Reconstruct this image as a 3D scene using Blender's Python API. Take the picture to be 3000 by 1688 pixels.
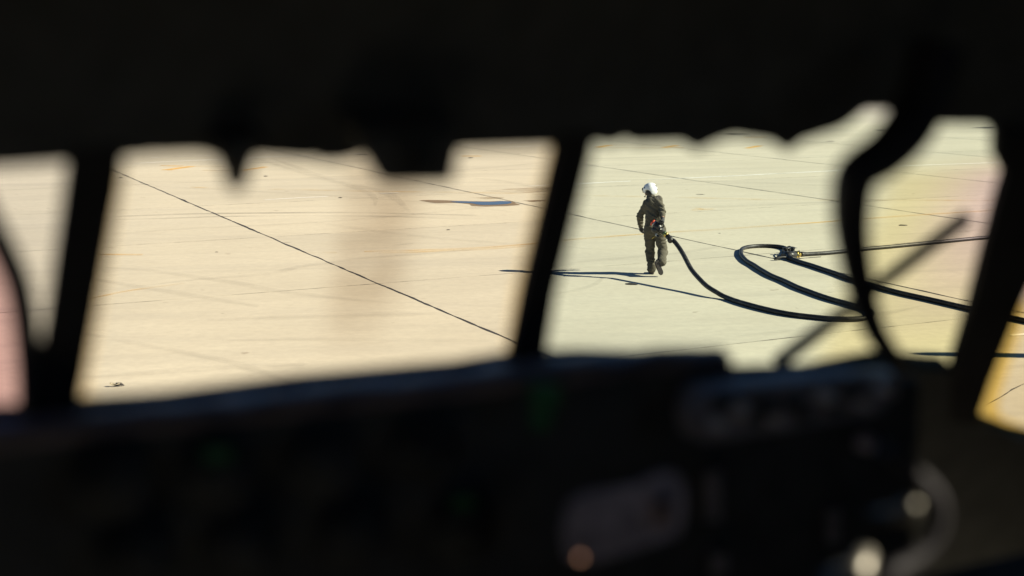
import bpy, bmesh, math, random
import numpy as np
from mathutils import Vector, Matrix, noise

random.seed(4)
S = bpy.context.scene
for o in list(bpy.data.objects):
    bpy.data.objects.remove(o, do_unlink=True)
COL = S.collection

# ------------------------------------------------------------------ camera
FPX = 3950.0            # focal length in pixels of a 3000 wide picture
EYE = Vector((0.0, 0.0, 4.2))
PITCH = math.atan((844.0 - 165.0) / FPX)
cd = bpy.data.cameras.new('camera')
cam = bpy.data.objects.new('camera', cd)
COL.objects.link(cam)
cd.sensor_width = 36.0
cd.lens = 36.0 * FPX / 3000.0
cd.clip_start = 0.02
cd.clip_end = 6000.0
cd.dof.use_dof = True
cd.dof.focus_distance = 26.3
cd.dof.aperture_fstop = 1.5
cam.location = EYE
cam.rotation_euler = (math.pi / 2 - PITCH, 0.0, 0.0)
S.camera = cam

# ------------------------------------------------------------------ light
SUN_EL = math.radians(31.2)
SUN_AZ = math.radians(-5.0)                      # from +X, counter-clockwise
SUN = Vector((math.cos(SUN_EL) * math.cos(SUN_AZ), math.cos(SUN_EL) * math.sin(SUN_AZ), math.sin(SUN_EL)))
w = bpy.data.worlds.new('World')
S.world = w
w.use_nodes = True
wn = w.node_tree
bg = wn.nodes['Background']
sky = wn.nodes.new('ShaderNodeTexSky')
sky.sky_type = 'NISHITA'
sky.sun_disc = False
sky.sun_elevation = SUN_EL
sky.sun_rotation = math.pi / 2 - SUN_AZ
sky.air_density = 0.55
sky.dust_density = 0.0
sky.ozone_density = 6.0
wn.links.new(sky.outputs[0], bg.inputs[0])
bg.inputs[1].default_value = 0.05
sd = bpy.data.lights.new('sun', 'SUN')
sd.energy = 5.0
sd.angle = math.radians(0.5)
sd.color = (1.0, 0.93, 0.80)
sun = bpy.data.objects.new('sun', sd)
COL.objects.link(sun)
sun.location = (20, 0, 30)
sun.rotation_euler = SUN.to_track_quat('Z', 'Y').to_euler()

S.view_settings.view_transform = 'Standard'
S.view_settings.look = 'None'
S.view_settings.gamma = 1.0
S.view_settings.use_curve_mapping = False
S.view_settings.exposure = 1.12
S.cycles.use_denoising = True
S.cycles.max_bounces = 10
S.cycles.diffuse_bounces = 6
S.cycles.transparent_max_bounces = 16
S.cycles.sample_clamp_indirect = 4.0

# ------------------------------------------------------------------ pixel <-> place (photo pixels, 3000 x 1688)
CP, SP = math.cos(PITCH), math.sin(PITCH)
def ray(px, py):
    u = (px - 1500.0) / FPX
    v = (844.0 - py) / FPX
    return Vector((u, CP + v * SP, -SP + v * CP))
def gnd(px, py, z=0.0):
    r = ray(px, py)
    return EYE + r * ((z - EYE.z) / r.z)
def at_y(px, py, Y):
    r = ray(px, py)
    return EYE + r * (Y / r.y)
# the aircraft stands square to the slab joints: e1 to its right, e2 out of its nose
A2 = math.radians(25.95)
e1 = Vector((math.cos(A2), math.sin(A2), 0))
e2 = Vector((-math.sin(A2), math.cos(A2), 0))
UP = Vector((0, 0, 1))
WDIR = (UP - 0.5 * e2).normalized()              # up along the raked windshield
WN = e1.cross(WDIR).normalized()
if WN.dot(e2) < 0: WN = -WN
WP0 = EYE + ray(1500, 844) * 1.7
def shield(px, py, off=0.0):                     # a point of the windshield surface, off metres outside it
    r = ray(px, py)
    return EYE + r * ((WP0 + WN * off - EYE).dot(WN) / r.dot(WN))
def upright(px, py, fwd):                        # a point of the upright plane square to the nose, fwd metres ahead of the eye
    r = ray(px, py)
    return EYE + r * (fwd / r.dot(e2))

# ------------------------------------------------------------------ materials
def new_mat(name):
    m = bpy.data.materials.new(name)
    m.use_nodes = True
    return m, m.node_tree, m.node_tree.nodes['Principled BSDF']
def N(nt, kind, **kw):
    n = nt.nodes.new(kind)
    for k, v in kw.items():
        setattr(n, k, v)
    return n
def ramp(nt, fac, stops):
    r = N(nt, 'ShaderNodeValToRGB')
    el = r.color_ramp.elements
    while len(el) < len(stops): el.new(0.5)
    for e, (p, c) in zip(el, stops):
        e.position = p
        e.color = (c[0], c[1], c[2], 1) if not isinstance(c, (int, float)) else (c, c, c, 1)
    nt.links.new(fac, r.inputs[0])
    return r.outputs[0]
def tex_noise(nt, vec, scale, detail=4, rough=0.55, dist=0.0):
    n = N(nt, 'ShaderNodeTexNoise')
    n.inputs['Scale'].default_value = scale
    n.inputs['Detail'].default_value = detail
    n.inputs['Roughness'].default_value = rough
    n.inputs['Distortion'].default_value = dist
    if vec is not None: nt.links.new(vec, n.inputs['Vector'])
    return n.outputs['Fac']
def mapped(nt, scale=(1, 1, 1), rotz=0.0, src='pos'):
    if src == 'pos': out = N(nt, 'ShaderNodeNewGeometry').outputs['Position']
    else: out = N(nt, 'ShaderNodeTexCoord').outputs['Object']
    r = N(nt, 'ShaderNodeMapping'); r.inputs['Rotation'].default_value = (0, 0, rotz)
    nt.links.new(out, r.inputs['Vector'])
    s = N(nt, 'ShaderNodeMapping'); s.inputs['Scale'].default_value = scale
    nt.links.new(r.outputs[0], s.inputs['Vector'])
    return s.outputs[0]
def mixc(nt, fac, a, b, mode='MIX'):
    m = N(nt, 'ShaderNodeMix', data_type='RGBA', blend_type=mode)
    for sock, val in ((m.inputs[0], fac), (m.inputs[6], a), (m.inputs[7], b)):
        if isinstance(val, (int, float)): sock.default_value = val
        elif isinstance(val, tuple): sock.default_value = (val[0], val[1], val[2], 1)
        else: nt.links.new(val, sock)
    return m.outputs[2]
def simple(name, col, rough=0.6, metal=0.0, var=0.25, scale=12.0, bump=0.0, spec=0.5):
    m, nt, b = new_mat(name)
    v = mapped(nt, src='obj')
    f = tex_noise(nt, v, scale, 5)
    lo = tuple(c * (1 - var) for c in col); hi = tuple(min(1, c * (1 + var)) for c in col)
    nt.links.new(ramp(nt, f, [(0.3, lo), (0.7, hi)]), b.inputs['Base Color'])
    b.inputs['Roughness'].default_value = rough
    b.inputs['Metallic'].default_value = metal
    b.inputs['Specular IOR Level'].default_value = spec
    if bump:
        bp = N(nt, 'ShaderNodeBump'); bp.inputs['Strength'].default_value = bump; bp.inputs['Distance'].default_value = 0.01
        nt.links.new(tex_noise(nt, v, scale * 4, 4), bp.inputs['Height']); nt.links.new(bp.outputs[0], b.inputs['Normal'])
    return m

def concrete_mat():
    m, nt, b = new_mat('concrete')
    big = tex_noise(nt, mapped(nt, (0.10, 0.16, 1), -A2), 1.0, 5, 0.6)
    streak = tex_noise(nt, mapped(nt, (0.035, 0.9, 1), -math.radians(12)), 1.0, 6, 0.62, 0.4)
    streak2 = tex_noise(nt, mapped(nt, (0.05, 1.6, 1), -math.radians(-14)), 1.0, 5, 0.6, 0.5)
    fine = tex_noise(nt, mapped(nt, (6, 6, 6)), 1.0, 6, 0.7)
    speck = tex_noise(nt, mapped(nt, (2.2, 2.2, 2)), 1.0, 3, 0.5)
    c = ramp(nt, big, [(0.25, (0.49, 0.455, 0.36)), (0.75, (0.60, 0.56, 0.45))])
    c = mixc(nt, ramp(nt, streak, [(0.50, 0.0), (0.78, 0.42)]), c, (0.36, 0.34, 0.29))
    c = mixc(nt, ramp(nt, streak2, [(0.56, 0.0), (0.80, 0.30)]), c, (0.36, 0.34, 0.29))
    c = mixc(nt, ramp(nt, fine, [(0.38, 0.0), (0.75, 0.42)]), c, (0.38, 0.35, 0.29))
    mid = tex_noise(nt, mapped(nt, (0.9, 1.6, 1), -A2), 1.0, 4, 0.7)
    c = mixc(nt, ramp(nt, mid, [(0.42, 0.0), (0.72, 0.22)]), c, (0.43, 0.39, 0.31))
    c = mixc(nt, ramp(nt, speck, [(0.715, 0.0), (0.75, 0.5)]), c, (0.24, 0.20, 0.15))
    oi = N(nt, 'ShaderNodeObjectInfo')
    c = mixc(nt, 1.0, c, ramp(nt, oi.outputs['Random'], [(0, (0.925, 0.925, 0.93)), (1, (1.0, 0.995, 0.985))]), 'MULTIPLY')
    nt.links.new(c, b.inputs['Base Color'])
    b.inputs['Roughness'].default_value = 0.85
    b.inputs['Specular IOR Level'].default_value = 0.25
    bp = N(nt, 'ShaderNodeBump'); bp.inputs['Strength'].default_value = 0.25; bp.inputs['Distance'].default_value = 0.01
    nt.links.new(fine, bp.inputs['Height']); nt.links.new(bp.outputs[0], b.inputs['Normal'])
    return m
def worn_mat(name, col, lo, hi, amount, scale=(1.2, 4.0, 1), rot=-A2, rough=0.8):
    """a thin coat on the ground, worn through where the noise says"""
    m, nt, b = new_mat(name)
    n1 = tex_noise(nt, mapped(nt, scale, rot), 1.0, 6, 0.65, 0.3)
    f = ramp(nt, n1, [(lo, 0.0), (hi, amount)])
    b.inputs['Base Color'].default_value = (*col, 1)
    b.inputs['Roughness'].default_value = rough
    tr = N(nt, 'ShaderNodeBsdfTransparent')
    mx = N(nt, 'ShaderNodeMixShader')
    nt.links.new(f, mx.inputs[0]); nt.links.new(tr.outputs[0], mx.inputs[1]); nt.links.new(b.outputs[0], mx.inputs[2])
    nt.links.new(mx.outputs[0], nt.nodes['Material Output'].inputs['Surface'])
    return m
def glass_mat(name, trans, thick, blot=None):
    """tinted glass: light is taken away along its path through the pane"""
    m = bpy.data.materials.new(name); m.use_nodes = True
    nt = m.node_tree
    nt.nodes.remove(nt.nodes['Principled BSDF'])
    ab = N(nt, 'ShaderNodeVolumeAbsorption')
    D = 0.9 / thick
    conv = lambda T: tuple(max(0.0, 1 + math.log(t) / 0.9) for t in T)
    ab.inputs['Density'].default_value = D
    if blot is None:
        ab.inputs['Color'].default_value = (*conv(trans), 1)
    else:
        nt.links.new(blot(nt, conv), ab.inputs['Color'])
    nt.links.new(ab.outputs[0], nt.nodes['Material Output'].inputs['Volume'])
    return m

M = {}
M['concrete'] = concrete_mat()
M['sealant'] = simple('joint_sealant', (0.035, 0.033, 0.032), 0.7, var=0.4, scale=5)
M['faint'] = worn_mat('thin_joint', (0.10, 0.09, 0.08), 0.40, 0.60, 0.75, (1.1, 1.1, 1), 0.0)
M['yellow'] = worn_mat('worn_yellow_paint', (0.74, 0.46, 0.12), 0.34, 0.70, 0.62, (0.35, 3.0, 1))
M['yellow_thin'] = worn_mat('nearly_gone_yellow_paint', (0.72, 0.48, 0.15), 0.40, 0.70, 0.5, (0.30, 2.0, 1))
M['yellow_far'] = worn_mat('yellow_paint', (0.74, 0.44, 0.10), 0.25, 0.55, 0.75, (0.35, 3.0, 1))
M['white'] = worn_mat('worn_white_paint', (0.80, 0.80, 0.76), 0.36, 0.52, 0.95, (0.30, 2.0, 1))
M['rubber_mark'] = worn_mat('rubber_mark', (0.15, 0.14, 0.13), 0.28, 0.72, 0.42, (0.35, 1.5, 1), 0.0)
M['rubber_mark_soft'] = worn_mat('soft_rubber_mark', (0.19, 0.175, 0.155), 0.28, 0.78, 0.16, (0.3, 1.2, 1), 0.0)
M['damp'] = worn_mat('damp_concrete', (0.24, 0.17, 0.095), 0.10, 0.30, 0.85, (0.8, 0.8, 1), 0.0, 0.5)
M['oil'] = worn_mat('oil_stain', (0.10, 0.09, 0.08), 0.25, 0.5, 0.75, (0.9, 0.9, 1), 0.0, 0.6)

# ------------------------------------------------------------------ mesh helpers
def link(name, me, mat=None, parent=None):
    o = bpy.data.objects.new(name, me)
    COL.objects.link(o)
    if mat is not None:
        for mm in (mat if isinstance(mat, (list, tuple)) else [mat]): me.materials.append(mm)
    if parent is not None: o.parent = parent
    return o
def tag(o, label=None, cat=None, group=None, kind=None):
    if label: o['label'] = label
    if cat: o['category'] = cat
    if group: o['group'] = group
    if kind: o['kind'] = kind
    return o
def empty(name, loc, label=None, cat=None, group=None, kind=None):
    o = bpy.data.objects.new(name, None)
    COL.objects.link(o); o.location = loc; o.empty_display_size = 0.1
    return tag(o, label, cat, group, kind)
def from_bm(name, bm, mat, parent=None, smooth=True, origin=None):
    bmesh.ops.recalc_face_normals(bm, faces=bm.faces[:])
    base = origin if origin is not None else (parent_loc(parent) if parent is not None else Vector((0, 0, 0)))
    if base.length: bmesh.ops.translate(bm, verts=bm.verts[:], vec=-base)
    me = bpy.data.meshes.new(name); bm.to_mesh(me); bm.free()
    if smooth:
        for p in me.polygons: p.use_smooth = True
    o = link(name, me, mat, parent)
    if parent is None and origin is not None: o.location = origin
    return o
def parent_loc(p):
    v = Vector((0, 0, 0))
    while p is not None:
        v = v + p.location; p = p.parent
    return v
def prism(name, pts, d, mat, parent=None, smooth=False, bevel=0.0):
    """a closed outline of 3-D points given a thickness along d"""
    bm = bmesh.new()
    a = [bm.verts.new(p) for p in pts]
    b = [bm.verts.new(Vector(p) + d) for p in pts]
    n = len(a)
    bm.faces.new(a); bm.faces.new(b[::-1])
    for i in range(n): bm.faces.new((a[i], b[i], b[(i + 1) % n], a[(i + 1) % n]))
    if bevel:
        bmesh.ops.bevel(bm, geom=bm.edges[:], offset=bevel, segments=2, affect='EDGES', clamp_overlap=True)
    bmesh.ops.triangulate(bm, faces=[f for f in bm.faces if len(f.verts) > 4])
    return from_bm(name, bm, mat, parent, smooth)
def add_box(bm, c, ax, ay, az, bevel=0.0):
    """ax, ay, az: half-extent vectors"""
    c, ax, ay, az = Vector(c), Vector(ax), Vector(ay), Vector(az)
    v = [bm.verts.new(c + ax * i + ay * j + az * k) for i in (-1, 1) for j in (-1, 1) for k in (-1, 1)]
    fs = [(0, 1, 3, 2), (4, 6, 7, 5), (0, 4, 5, 1), (2, 3, 7, 6), (0, 2, 6, 4), (1, 5, 7, 3)]
    faces = [bm.faces.new([v[i] for i in f]) for f in fs]
    if bevel:
        ed = set(e for f in faces for e in f.edges)
        bmesh.ops.bevel(bm, geom=list(ed), offset=bevel, segments=2, affect='EDGES', clamp_overlap=True)
def sweep(bm, pts, radii, seg=14, cap=True, close=False):
    """a tube through the points; radii a number or one per point"""
    pts = [Vector(p) for p in pts]
    n = len(pts)
    if isinstance(radii, (int, float)): radii = [radii] * n
    t0 = (pts[1] - pts[0]).normalized()
    ref = Vector((0, 0, 1)) if abs(t0.z) < 0.9 else Vector((1, 0, 0))
    nrm = (ref - t0 * ref.dot(t0)).normalized()
    rings = []
    for i, p in enumerate(pts):
        t = (pts[min(i + 1, n - 1)] - pts[max(i - 1, 0)]).normalized()
        nrm = (nrm - t * nrm.dot(t)).normalized()
        bn = t.cross(nrm)
        rings.append([bm.verts.new(p + (nrm * math.cos(a) + bn * math.sin(a)) * radii[i]) for a in [2 * math.pi * k / seg for k in range(seg)]])
    for i in range(n - 1):
        for k in range(seg):
            bm.faces.new((rings[i][k], rings[i][(k + 1) % seg], rings[i + 1][(k + 1) % seg], rings[i + 1][k]))
    if cap:
        bm.faces.new(rings[0][::-1]); bm.faces.new(rings[-1])
def spline(ctrl, per=10):
    """Catmull-Rom through the points"""
    c = [Vector(p) for p in ctrl]
    c = [c[0] * 2 - c[1]] + c + [c[-1] * 2 - c[-2]]
    out = []
    for i in range(1, len(c) - 2):
        p0, p1, p2, p3 = c[i - 1], c[i], c[i + 1], c[i + 2]
        for k in range(per):
            t = k / per
            out.append(0.5 * ((2 * p1) + (p2 - p0) * t + (2 * p0 - 5 * p1 + 4 * p2 - p3) * t * t + (3 * p1 - p0 - 3 * p2 + p3) * t ** 3))
    out.append(c[-2].copy())
    return out
def even(pts, step):
    """the same line with even steps"""
    out = [pts[0].copy()]; acc = 0.0
    for a, b in zip(pts[:-1], pts[1:]):
        L = (b - a).length
        while acc + L >= step and L > 1e-9:
            t = (step - acc) / L
            a = a.lerp(b, t); out.append(a.copy()); L = (b - a).length; acc = 0.0
        acc += L
    out.append(pts[-1].copy())
    return out

# ================================================================== THE GROUND
ground = bpy.data.meshes.new('ground')
ground.from_pydata([(-3000, -2500, -0.02), (3000, -2500, -0.02), (3000, 4500, -0.02), (-3000, 4500, -0.02)], [], [(0, 1, 2, 3)])
ground = link('ground', ground, M['concrete'])
tag(ground, 'wide pale concrete parking apron of square slabs with dark joints', None, None, 'structure')

GN, GM = 8.60, 7.37                       # joint spacing, metres
N0, M0 = 8.65, 16.13
def nm(n, m, z=0.0): return e1 * n + e2 * m + UP * z
def in_view(p, pad=250):
    d = p - EYE
    f = d.y * CP - d.z * SP; u = d.y * SP + d.z * CP
    if f < 1: return False
    x, y = 1500 + FPX * d.x / f, 844 - FPX * u / f
    return -pad < x < 3000 + pad and 250 < y < 1750
me = bpy.data.meshes.new('slab')
bm = bmesh.new()
add_box(bm, (0, 0, -0.0095), (GN / 2 - 0.012, 0, 0), (0, GM / 2 - 0.010, 0), (0, 0, 0.0095))
bmesh.ops.recalc_face_normals(bm, faces=bm.faces[:])
bm.to_mesh(me); bm.free(); me.materials.append(M['concrete'])
cells = []
for i in range(-6, 14):
    for j in range(-4, 14):
        pts = [nm(N0 + GN * (i + a), M0 + GM * (j + b)) for a in (0, .25, .5, .75, 1) for b in (0, .25, .5, .75, 1)]
        if any(in_view(p) for p in pts):
            cells.append((i, j))
for i, j in cells:
    o = bpy.data.objects.new('slab', me); COL.objects.link(o); o.parent = ground
    o.location = nm(N0 + GN * (i + .5), M0 + GM * (j + .5)); o.rotation_euler = (0, 0, A2)

def ragged_strip(name, pts, width, mat, z, jag=0.35, parent=ground, step=0.25, taper=False, seed=0):
    """a strip on the ground along the points with an uneven edge"""
    pts = even([Vector((p.x, p.y, 0)) for p in pts], step)
    bm = bmesh.new(); prev = None; n = len(pts)
    for k, p in enumerate(pts):
        t = (pts[min(k + 1, n - 1)] - pts[max(k - 1, 0)]).normalized()
        nn = Vector((-t.y, t.x, 0))
        q = Vector((p.x * 0.9 + seed * 7.3, p.y * 0.9, seed))
        off = noise.noise(q * 1.4) * width * jag * 0.8
        wv = width * max(.15, 1 + jag * (1.4 * noise.noise(q * 1.1 + Vector((9, 3, 1))) + 1.3 * noise.noise(q * 5.3 + Vector((2, 7, 1)))))
        if taper: wv *= min(1, 0.15 + 4.0 * min(k, n - 1 - k) / n)
        l = bm.verts.new(p + nn * (off + wv / 2) + UP * z); r = bm.verts.new(p + nn * (off - wv / 2) + UP * z)
        if prev: bm.faces.new((prev[0], prev[1], r, l))
        prev = (l, r)
    o = from_bm(name, bm, mat, parent, smooth=False)
    for p in o.data.polygons:
        if p.normal.z < 0: o.data.flip_normals(); break
    return o
# joints between slabs: tarred along the nose direction, thin and broken across it
imin, imax = min(c[0] for c in cells), max(c[0] for c in cells)
jmin, jmax = min(c[1] for c in cells), max(c[1] for c in cells)
for i in range(imin, imax + 2):
    js = [j for (a, j) in cells if a in (i, i - 1)]
    if js:
        ragged_strip('joint_sealant', [nm(N0 + GN * i, M0 + GM * min(js)), nm(N0 + GN * i, M0 + GM * (max(js) + 1))],
                     0.046 if i == 0 else 0.040, M['sealant'], 0.004, 0.65, seed=i, step=0.14)
for j in range(jmin, jmax + 2):
    is_ = [i for (i, a) in cells if a in (j, j - 1)]
    if is_:
        ragged_strip('thin_joint', [nm(N0 + GN * min(is_), M0 + GM * j), nm(N0 + GN * (max(is_) + 1), M0 + GM * j)],
                     0.026, M['faint'], 0.003, 0.7, seed=40 + j, step=0.25)
# an old crack by the side window
ragged_strip('crack', [gnd(*p) for p in ((2885, 1190), (2930, 1165), (2965, 1142), (3010, 1122), (3100, 1070))], 0.02, M['sealant'], 0.003, 0.8, step=0.08, taper=True, seed=77)

def paint(pix, width, mat, z, name='painted_line', taper=False, jag=0.12, seed=0, step=0.3):
    return ragged_strip(name, spline([gnd(*p) for p in pix], 8), width, mat, z, jag, step=step, taper=taper, seed=seed)
YL, YT, WH = M['yellow'], M['yellow_thin'], M['white']
paint([(1068, 738), (1350, 729), (1552, 716), (1655, 704), (1819, 691), (1959, 681), (2099, 673), (2300, 659), (2399, 652), (2539, 641), (2679, 631), (2864, 620), (3100, 604)], 0.15, YL, 0.006, seed=1)
paint([(1110, 742), (1250, 738), (1400, 731), (1540, 722)], 0.22, YT, 0.008, taper=True, seed=2)
paint([(560, 549), (647, 552), (900, 557), (1124, 561.5), (1381, 564.6), (1704, 573), (1886, 577), (2081, 581), (2300, 586), (2666, 587), (2883, 588), (3100, 589)], 0.17, YT, 0.006, seed=3)
paint([(2027, 616), (2060, 614.5), (2092, 613)], 0.16, YL, 0.006, seed=4)
paint([(2036, 610), (2050, 612), (2064, 614.5)], 0.12, YL, 0.008, seed=5)
paint([(1749, 432), (1788, 425)], 0.35, M['yellow_far'], 0.006, seed=6)
paint([(1788, 425), (1976, 426)], 0.18, YL, 0.009, seed=7)
paint([(1749, 433), (1945, 434)], 0.18, YL, 0.009, seed=8)
paint([(1945, 433), (1983, 426)], 0.35, M['yellow_far'], 0.006, seed=9)
paint([(1960, 432), (2004, 433)], 0.22, M['yellow_far'], 0.011, seed=10)
paint([(2186, 435), (2228, 427)], 0.30, M['yellow_far'], 0.006, seed=11)
paint([(2180, 402), (2245, 401)], 0.25, M['yellow_far'], 0.006, seed=12)
paint([(483, 499), (563, 487.6)], 0.40, M['yellow_far'], 0.006, seed=13)
paint([(563, 487.6), (660, 488.5)], 0.20, YL, 0.009, seed=14)
paint([(470, 486), (535, 487)], 0.26, M['yellow_far'], 0.006, seed=15)
paint([(594, 500), (709, 500)], 0.20, YL, 0.006, seed=16)
paint([(709, 500), (778, 489.4)], 0.26, M['yellow_far'], 0.009, seed=17)
paint([(285, 746), (417, 747)], 0.16, YL, 0.006, seed=18)
paint([(240, 882), (278, 873), (368, 854), (452, 842), (542, 830)], 0.09, YL, 0.006, taper=True, seed=19)
paint([(868, 743), (986, 741)], 0.16, YT, 0.010, seed=20)
paint([(1353, 457.5), (1409, 457.5)], 0.34, M['yellow_far'], 0.006, seed=21)
paint([(774, 586), (860, 581), (961, 576)], 0.10, WH, 0.006, seed=22)
paint([(1114, 568), (1167, 565.5)], 0.12, WH, 0.012, seed=23)
paint([(1550, 546), (1606, 543), (1714, 537.6), (1847, 531)], 0.15, WH, 0.006, seed=24)
paint([(1896, 527.5), (2100, 518), (2300, 508), (2472, 499), (2581, 489), (2883, 478), (3100, 470)], 0.17, WH, 0.006, seed=25)
paint([(1319, 424), (1480, 418.5), (1614, 414), (1760, 408)], 0.16, WH, 0.006, seed=26)
paint([(1459, 432), (1605, 426)], 0.16, WH, 0.006, seed=27)
paint([(380, 479), (417, 477.6), (551, 471), (666, 466), (768, 460.5), (908, 455), (1060, 449)], 0.18, WH, 0.007, seed=28)
paint([(440, 462), (620, 456)], 0.16, WH, 0.007, seed=29)
paint([(2960, 983), (3100, 974)], 0.12, WH, 0.006, seed=30)
# tyre rubber
TM, TS = M['rubber_mark'], M['rubber_mark_soft']
def tyre(pix, width, z, mat=None, seed=0): return paint(pix, width, mat or TM, z, 'tyre_mark', True, 0.1, seed + 50, 0.5)
z = 0.013
for k, (pix, wd, mt) in enumerate([
    ([(200, 645), (340, 636), (510, 629), (650, 626), (1000, 623.6), (1179, 626.7), (1400, 632)], 0.20, TM),
    ([(200, 655), (340, 645), (480, 641), (666, 635), (1000, 633.5), (1179, 636), (1340, 643)], 0.20, TM),
    ([(200, 780), (284, 785), (417, 791), (573, 813), (697, 830), (790, 850), (1000, 876), (1150, 890)], 0.26, TS),
    ([(220, 815), (284, 822), (417, 843), (588, 871), (760, 900)], 0.26, TS),
    ([(180, 968), (262, 983), (417, 1011), (604, 1048), (697, 1070), (821, 1110), (900, 1140)], 0.20, TS),
    ([(400, 840), (594, 819), (790, 803), (883, 782), (1000, 767), (1071, 757), (1304, 740), (1480, 722)], 0.24, TS),
    ([(734, 459), (900, 512), (1024, 546), (1080, 566), (1098, 585), (1099, 605)], 0.30, TS),
    ([(790, 462), (962, 524), (1117, 561), (1160, 585), (1180, 602), (1200, 622)], 0.34, TS),
    ([(220, 1110), (400, 1098), (640, 1080), (900, 1070)], 0.3, TS),
    ([(650, 1000), (900, 996), (1200, 999), (1450, 1002)], 0.24, TS),
    ([(1150, 721), (1180, 718), (1212, 715)], 0.16, TM),
    ([(300, 690), (541, 672), (800, 660), (1100, 640), (1500, 600)], 0.25, TS),
    ([(300, 540), (700, 560), (1200, 590), (1500, 622)], 0.3, TS),
    ([(900, 650), (1200, 690), (1450, 712), (1800, 735)], 0.25, TS),
    ([(1620, 540), (1900, 528), (2300, 540), (2700, 560)], 0.35, TS),
    ([(1650, 600), (1900, 610), (2300, 600), (2800, 575)], 0.3, TS),
    ([(1640, 470), (1900, 462), (2300, 450)], 0.4, TS),
    ([(1610, 790), (1700, 770), (2000, 742), (2150, 715)], 0.22, TS),
    ([(1600, 870), (1680, 855), (1740, 838), (1770, 815)], 0.14, TS),
    ([(2600, 690), (2750, 684), (2900, 675)], 0.2, TS),
    ([(2150, 990), (2400, 960), (2700, 900)], 0.2, TS),
    ([(1100, 520), (1350, 500), (1600, 478)], 0.35, TS),
    ([(1320, 520), (1460, 530), (1560, 548), (1640, 570)], 0.3, TS),
    ([(620, 940), (900, 930), (1300, 920)], 0.3, TS),
    ([(2940, 1080), (3000, 1075), (3100, 1072)], 0.2, TS)]):
    tyre(pix, wd, z, mt, k); z += 0.0006

def blob(name, pix, mat, z, parent, seed=0, wob=0.12):
    """a flat irregular patch inside the outline"""
    loop = [gnd(*p) for p in pix]
    pts = even(spline(loop + [loop[0]], 6), 0.12)[:-1]
    c = sum(pts, Vector()) / len(pts)
    bm = bmesh.new()
    vs = [bm.verts.new(Vector((p.x, p.y, z)) + (p - c).normalized() * noise.noise(Vector((p.x * 3, p.y * 1.4, seed))) * wob) for p in pts]
    f = bm.faces.new(vs); bmesh.ops.triangulate(bm, faces=[f])
    o = from_bm(name, bm, mat, parent, smooth=False)
    if o.data.polygons[0].normal.z < 0: o.data.flip_normals()
    return o
# puddle with its damp rim
mw, nt, b = new_mat('water')
b.inputs['Base Color'].default_value = (0.06, 0.07, 0.08, 1); b.inputs['Roughness'].default_value = 0.02; b.inputs['IOR'].default_value = 1.33
bp = N(nt, 'ShaderNodeBump'); bp.inputs['Strength'].default_value = 0.05
nt.links.new(tex_noise(nt, mapped(nt, (3, 3, 3)), 1.0, 3), bp.inputs['Height']); nt.links.new(bp.outputs[0], b.inputs['Normal'])
pc = gnd(1440, 594)
pud = empty('puddle', Vector((pc.x, pc.y, 0)), 'shallow blue puddle with a brown damp rim on the pale concrete', 'puddle')
blob('damp_rim', [(1231, 588), (1250, 586.5), (1300, 587), (1350, 589), (1420, 590.5), (1470, 589), (1498, 590), (1512, 596), (1522, 600.5), (1490, 603), (1440, 605), (1385, 604.5), (1374, 598), (1330, 595), (1270, 595)], M['damp'], 0.004, pud, 2, 0.1)
blob('water_film', [(1318, 591.5), (1350, 590.5), (1400, 591.5), (1440, 592), (1470, 590), (1496, 591.5), (1492, 597), (1470, 599.5), (1440, 601), (1400, 600), (1378, 595.8), (1340, 594.5)], mw, 0.008, pud, 5, 0.06)
def stain(pix, mat, seed, label):
    o = blob('stain', pix, mat, 0.0035, ground, seed, 0.12); return o
stain([(1530, 588), (1560, 586.5), (1600, 588), (1560, 592)], M['damp'], 11, '')
stain([(1380, 580), (1430, 577), (1480, 580), (1430, 584)], worn_mat('old_damp', (0.34, 0.26, 0.16), 0.35, 0.6, 0.5, (.8, .8, 1), 0), 12, '')
stain([(1420, 560), (1520, 552), (1620, 548), (1600, 562), (1500, 566)], worn_mat('brown_dust', (0.36, 0.28, 0.18), 0.40, 0.65, 0.5, (.5, .8, 1), 0), 13, '')
stain([(2115, 391.5), (2150, 390), (2200, 392.5), (2150, 394)], M['oil'], 14, '')
stain([(2560, 381.5), (2590, 381), (2615, 385), (2585, 385)], M['oil'], 15, '')
stain([(2845, 374.5), (2890, 371.5), (2930, 372.5), (2890, 376)], M['oil'], 16, '')
stain([(2415, 414.5), (2430, 413.5), (2447, 414.5), (2430, 415.5)], M['oil'], 17, '')
stain([(1040, 452), (1060, 451), (1080, 452), (1060, 453)], M['oil'], 18, '')
# ================================================================== THE COCKPIT (seen from inside)
M['black'] = simple('black_crackle_paint', (0.078, 0.076, 0.070), 0.75, var=0.2, scale=20, bump=0.1, spec=0.2)
M['black_soft'] = simple('black_padding', (0.17, 0.125, 0.12), 0.55, var=0.35, scale=14, bump=0.3, spec=0.5)
M['grey_panel'] = simple('grey_panel_paint', (0.30, 0.26, 0.26), 0.6, var=0.3, scale=25, spec=0.3)
M['grey_card'] = simple('grey_chart_card', (0.50, 0.42, 0.44), 0.8, var=0.45, scale=38, spec=0.2)
M['cable'] = simple('black_cord_rubber', (0.022, 0.018, 0.020), 0.6, var=0.2, spec=0.3)
M['metal'] = simple('worn_metal', (0.28, 0.26, 0.22), 0.5, 1.0, var=0.3)
M['wiper'] = simple('wiper_black', (0.020, 0.022, 0.035), 0.5, var=0.2)
M['ivory'] = simple('ivory_knob', (0.80, 0.70, 0.64), 0.5, var=0.2)
M['brown'] = simple('brown_bakelite', (0.30, 0.20, 0.16), 0.5, var=0.2)

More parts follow.
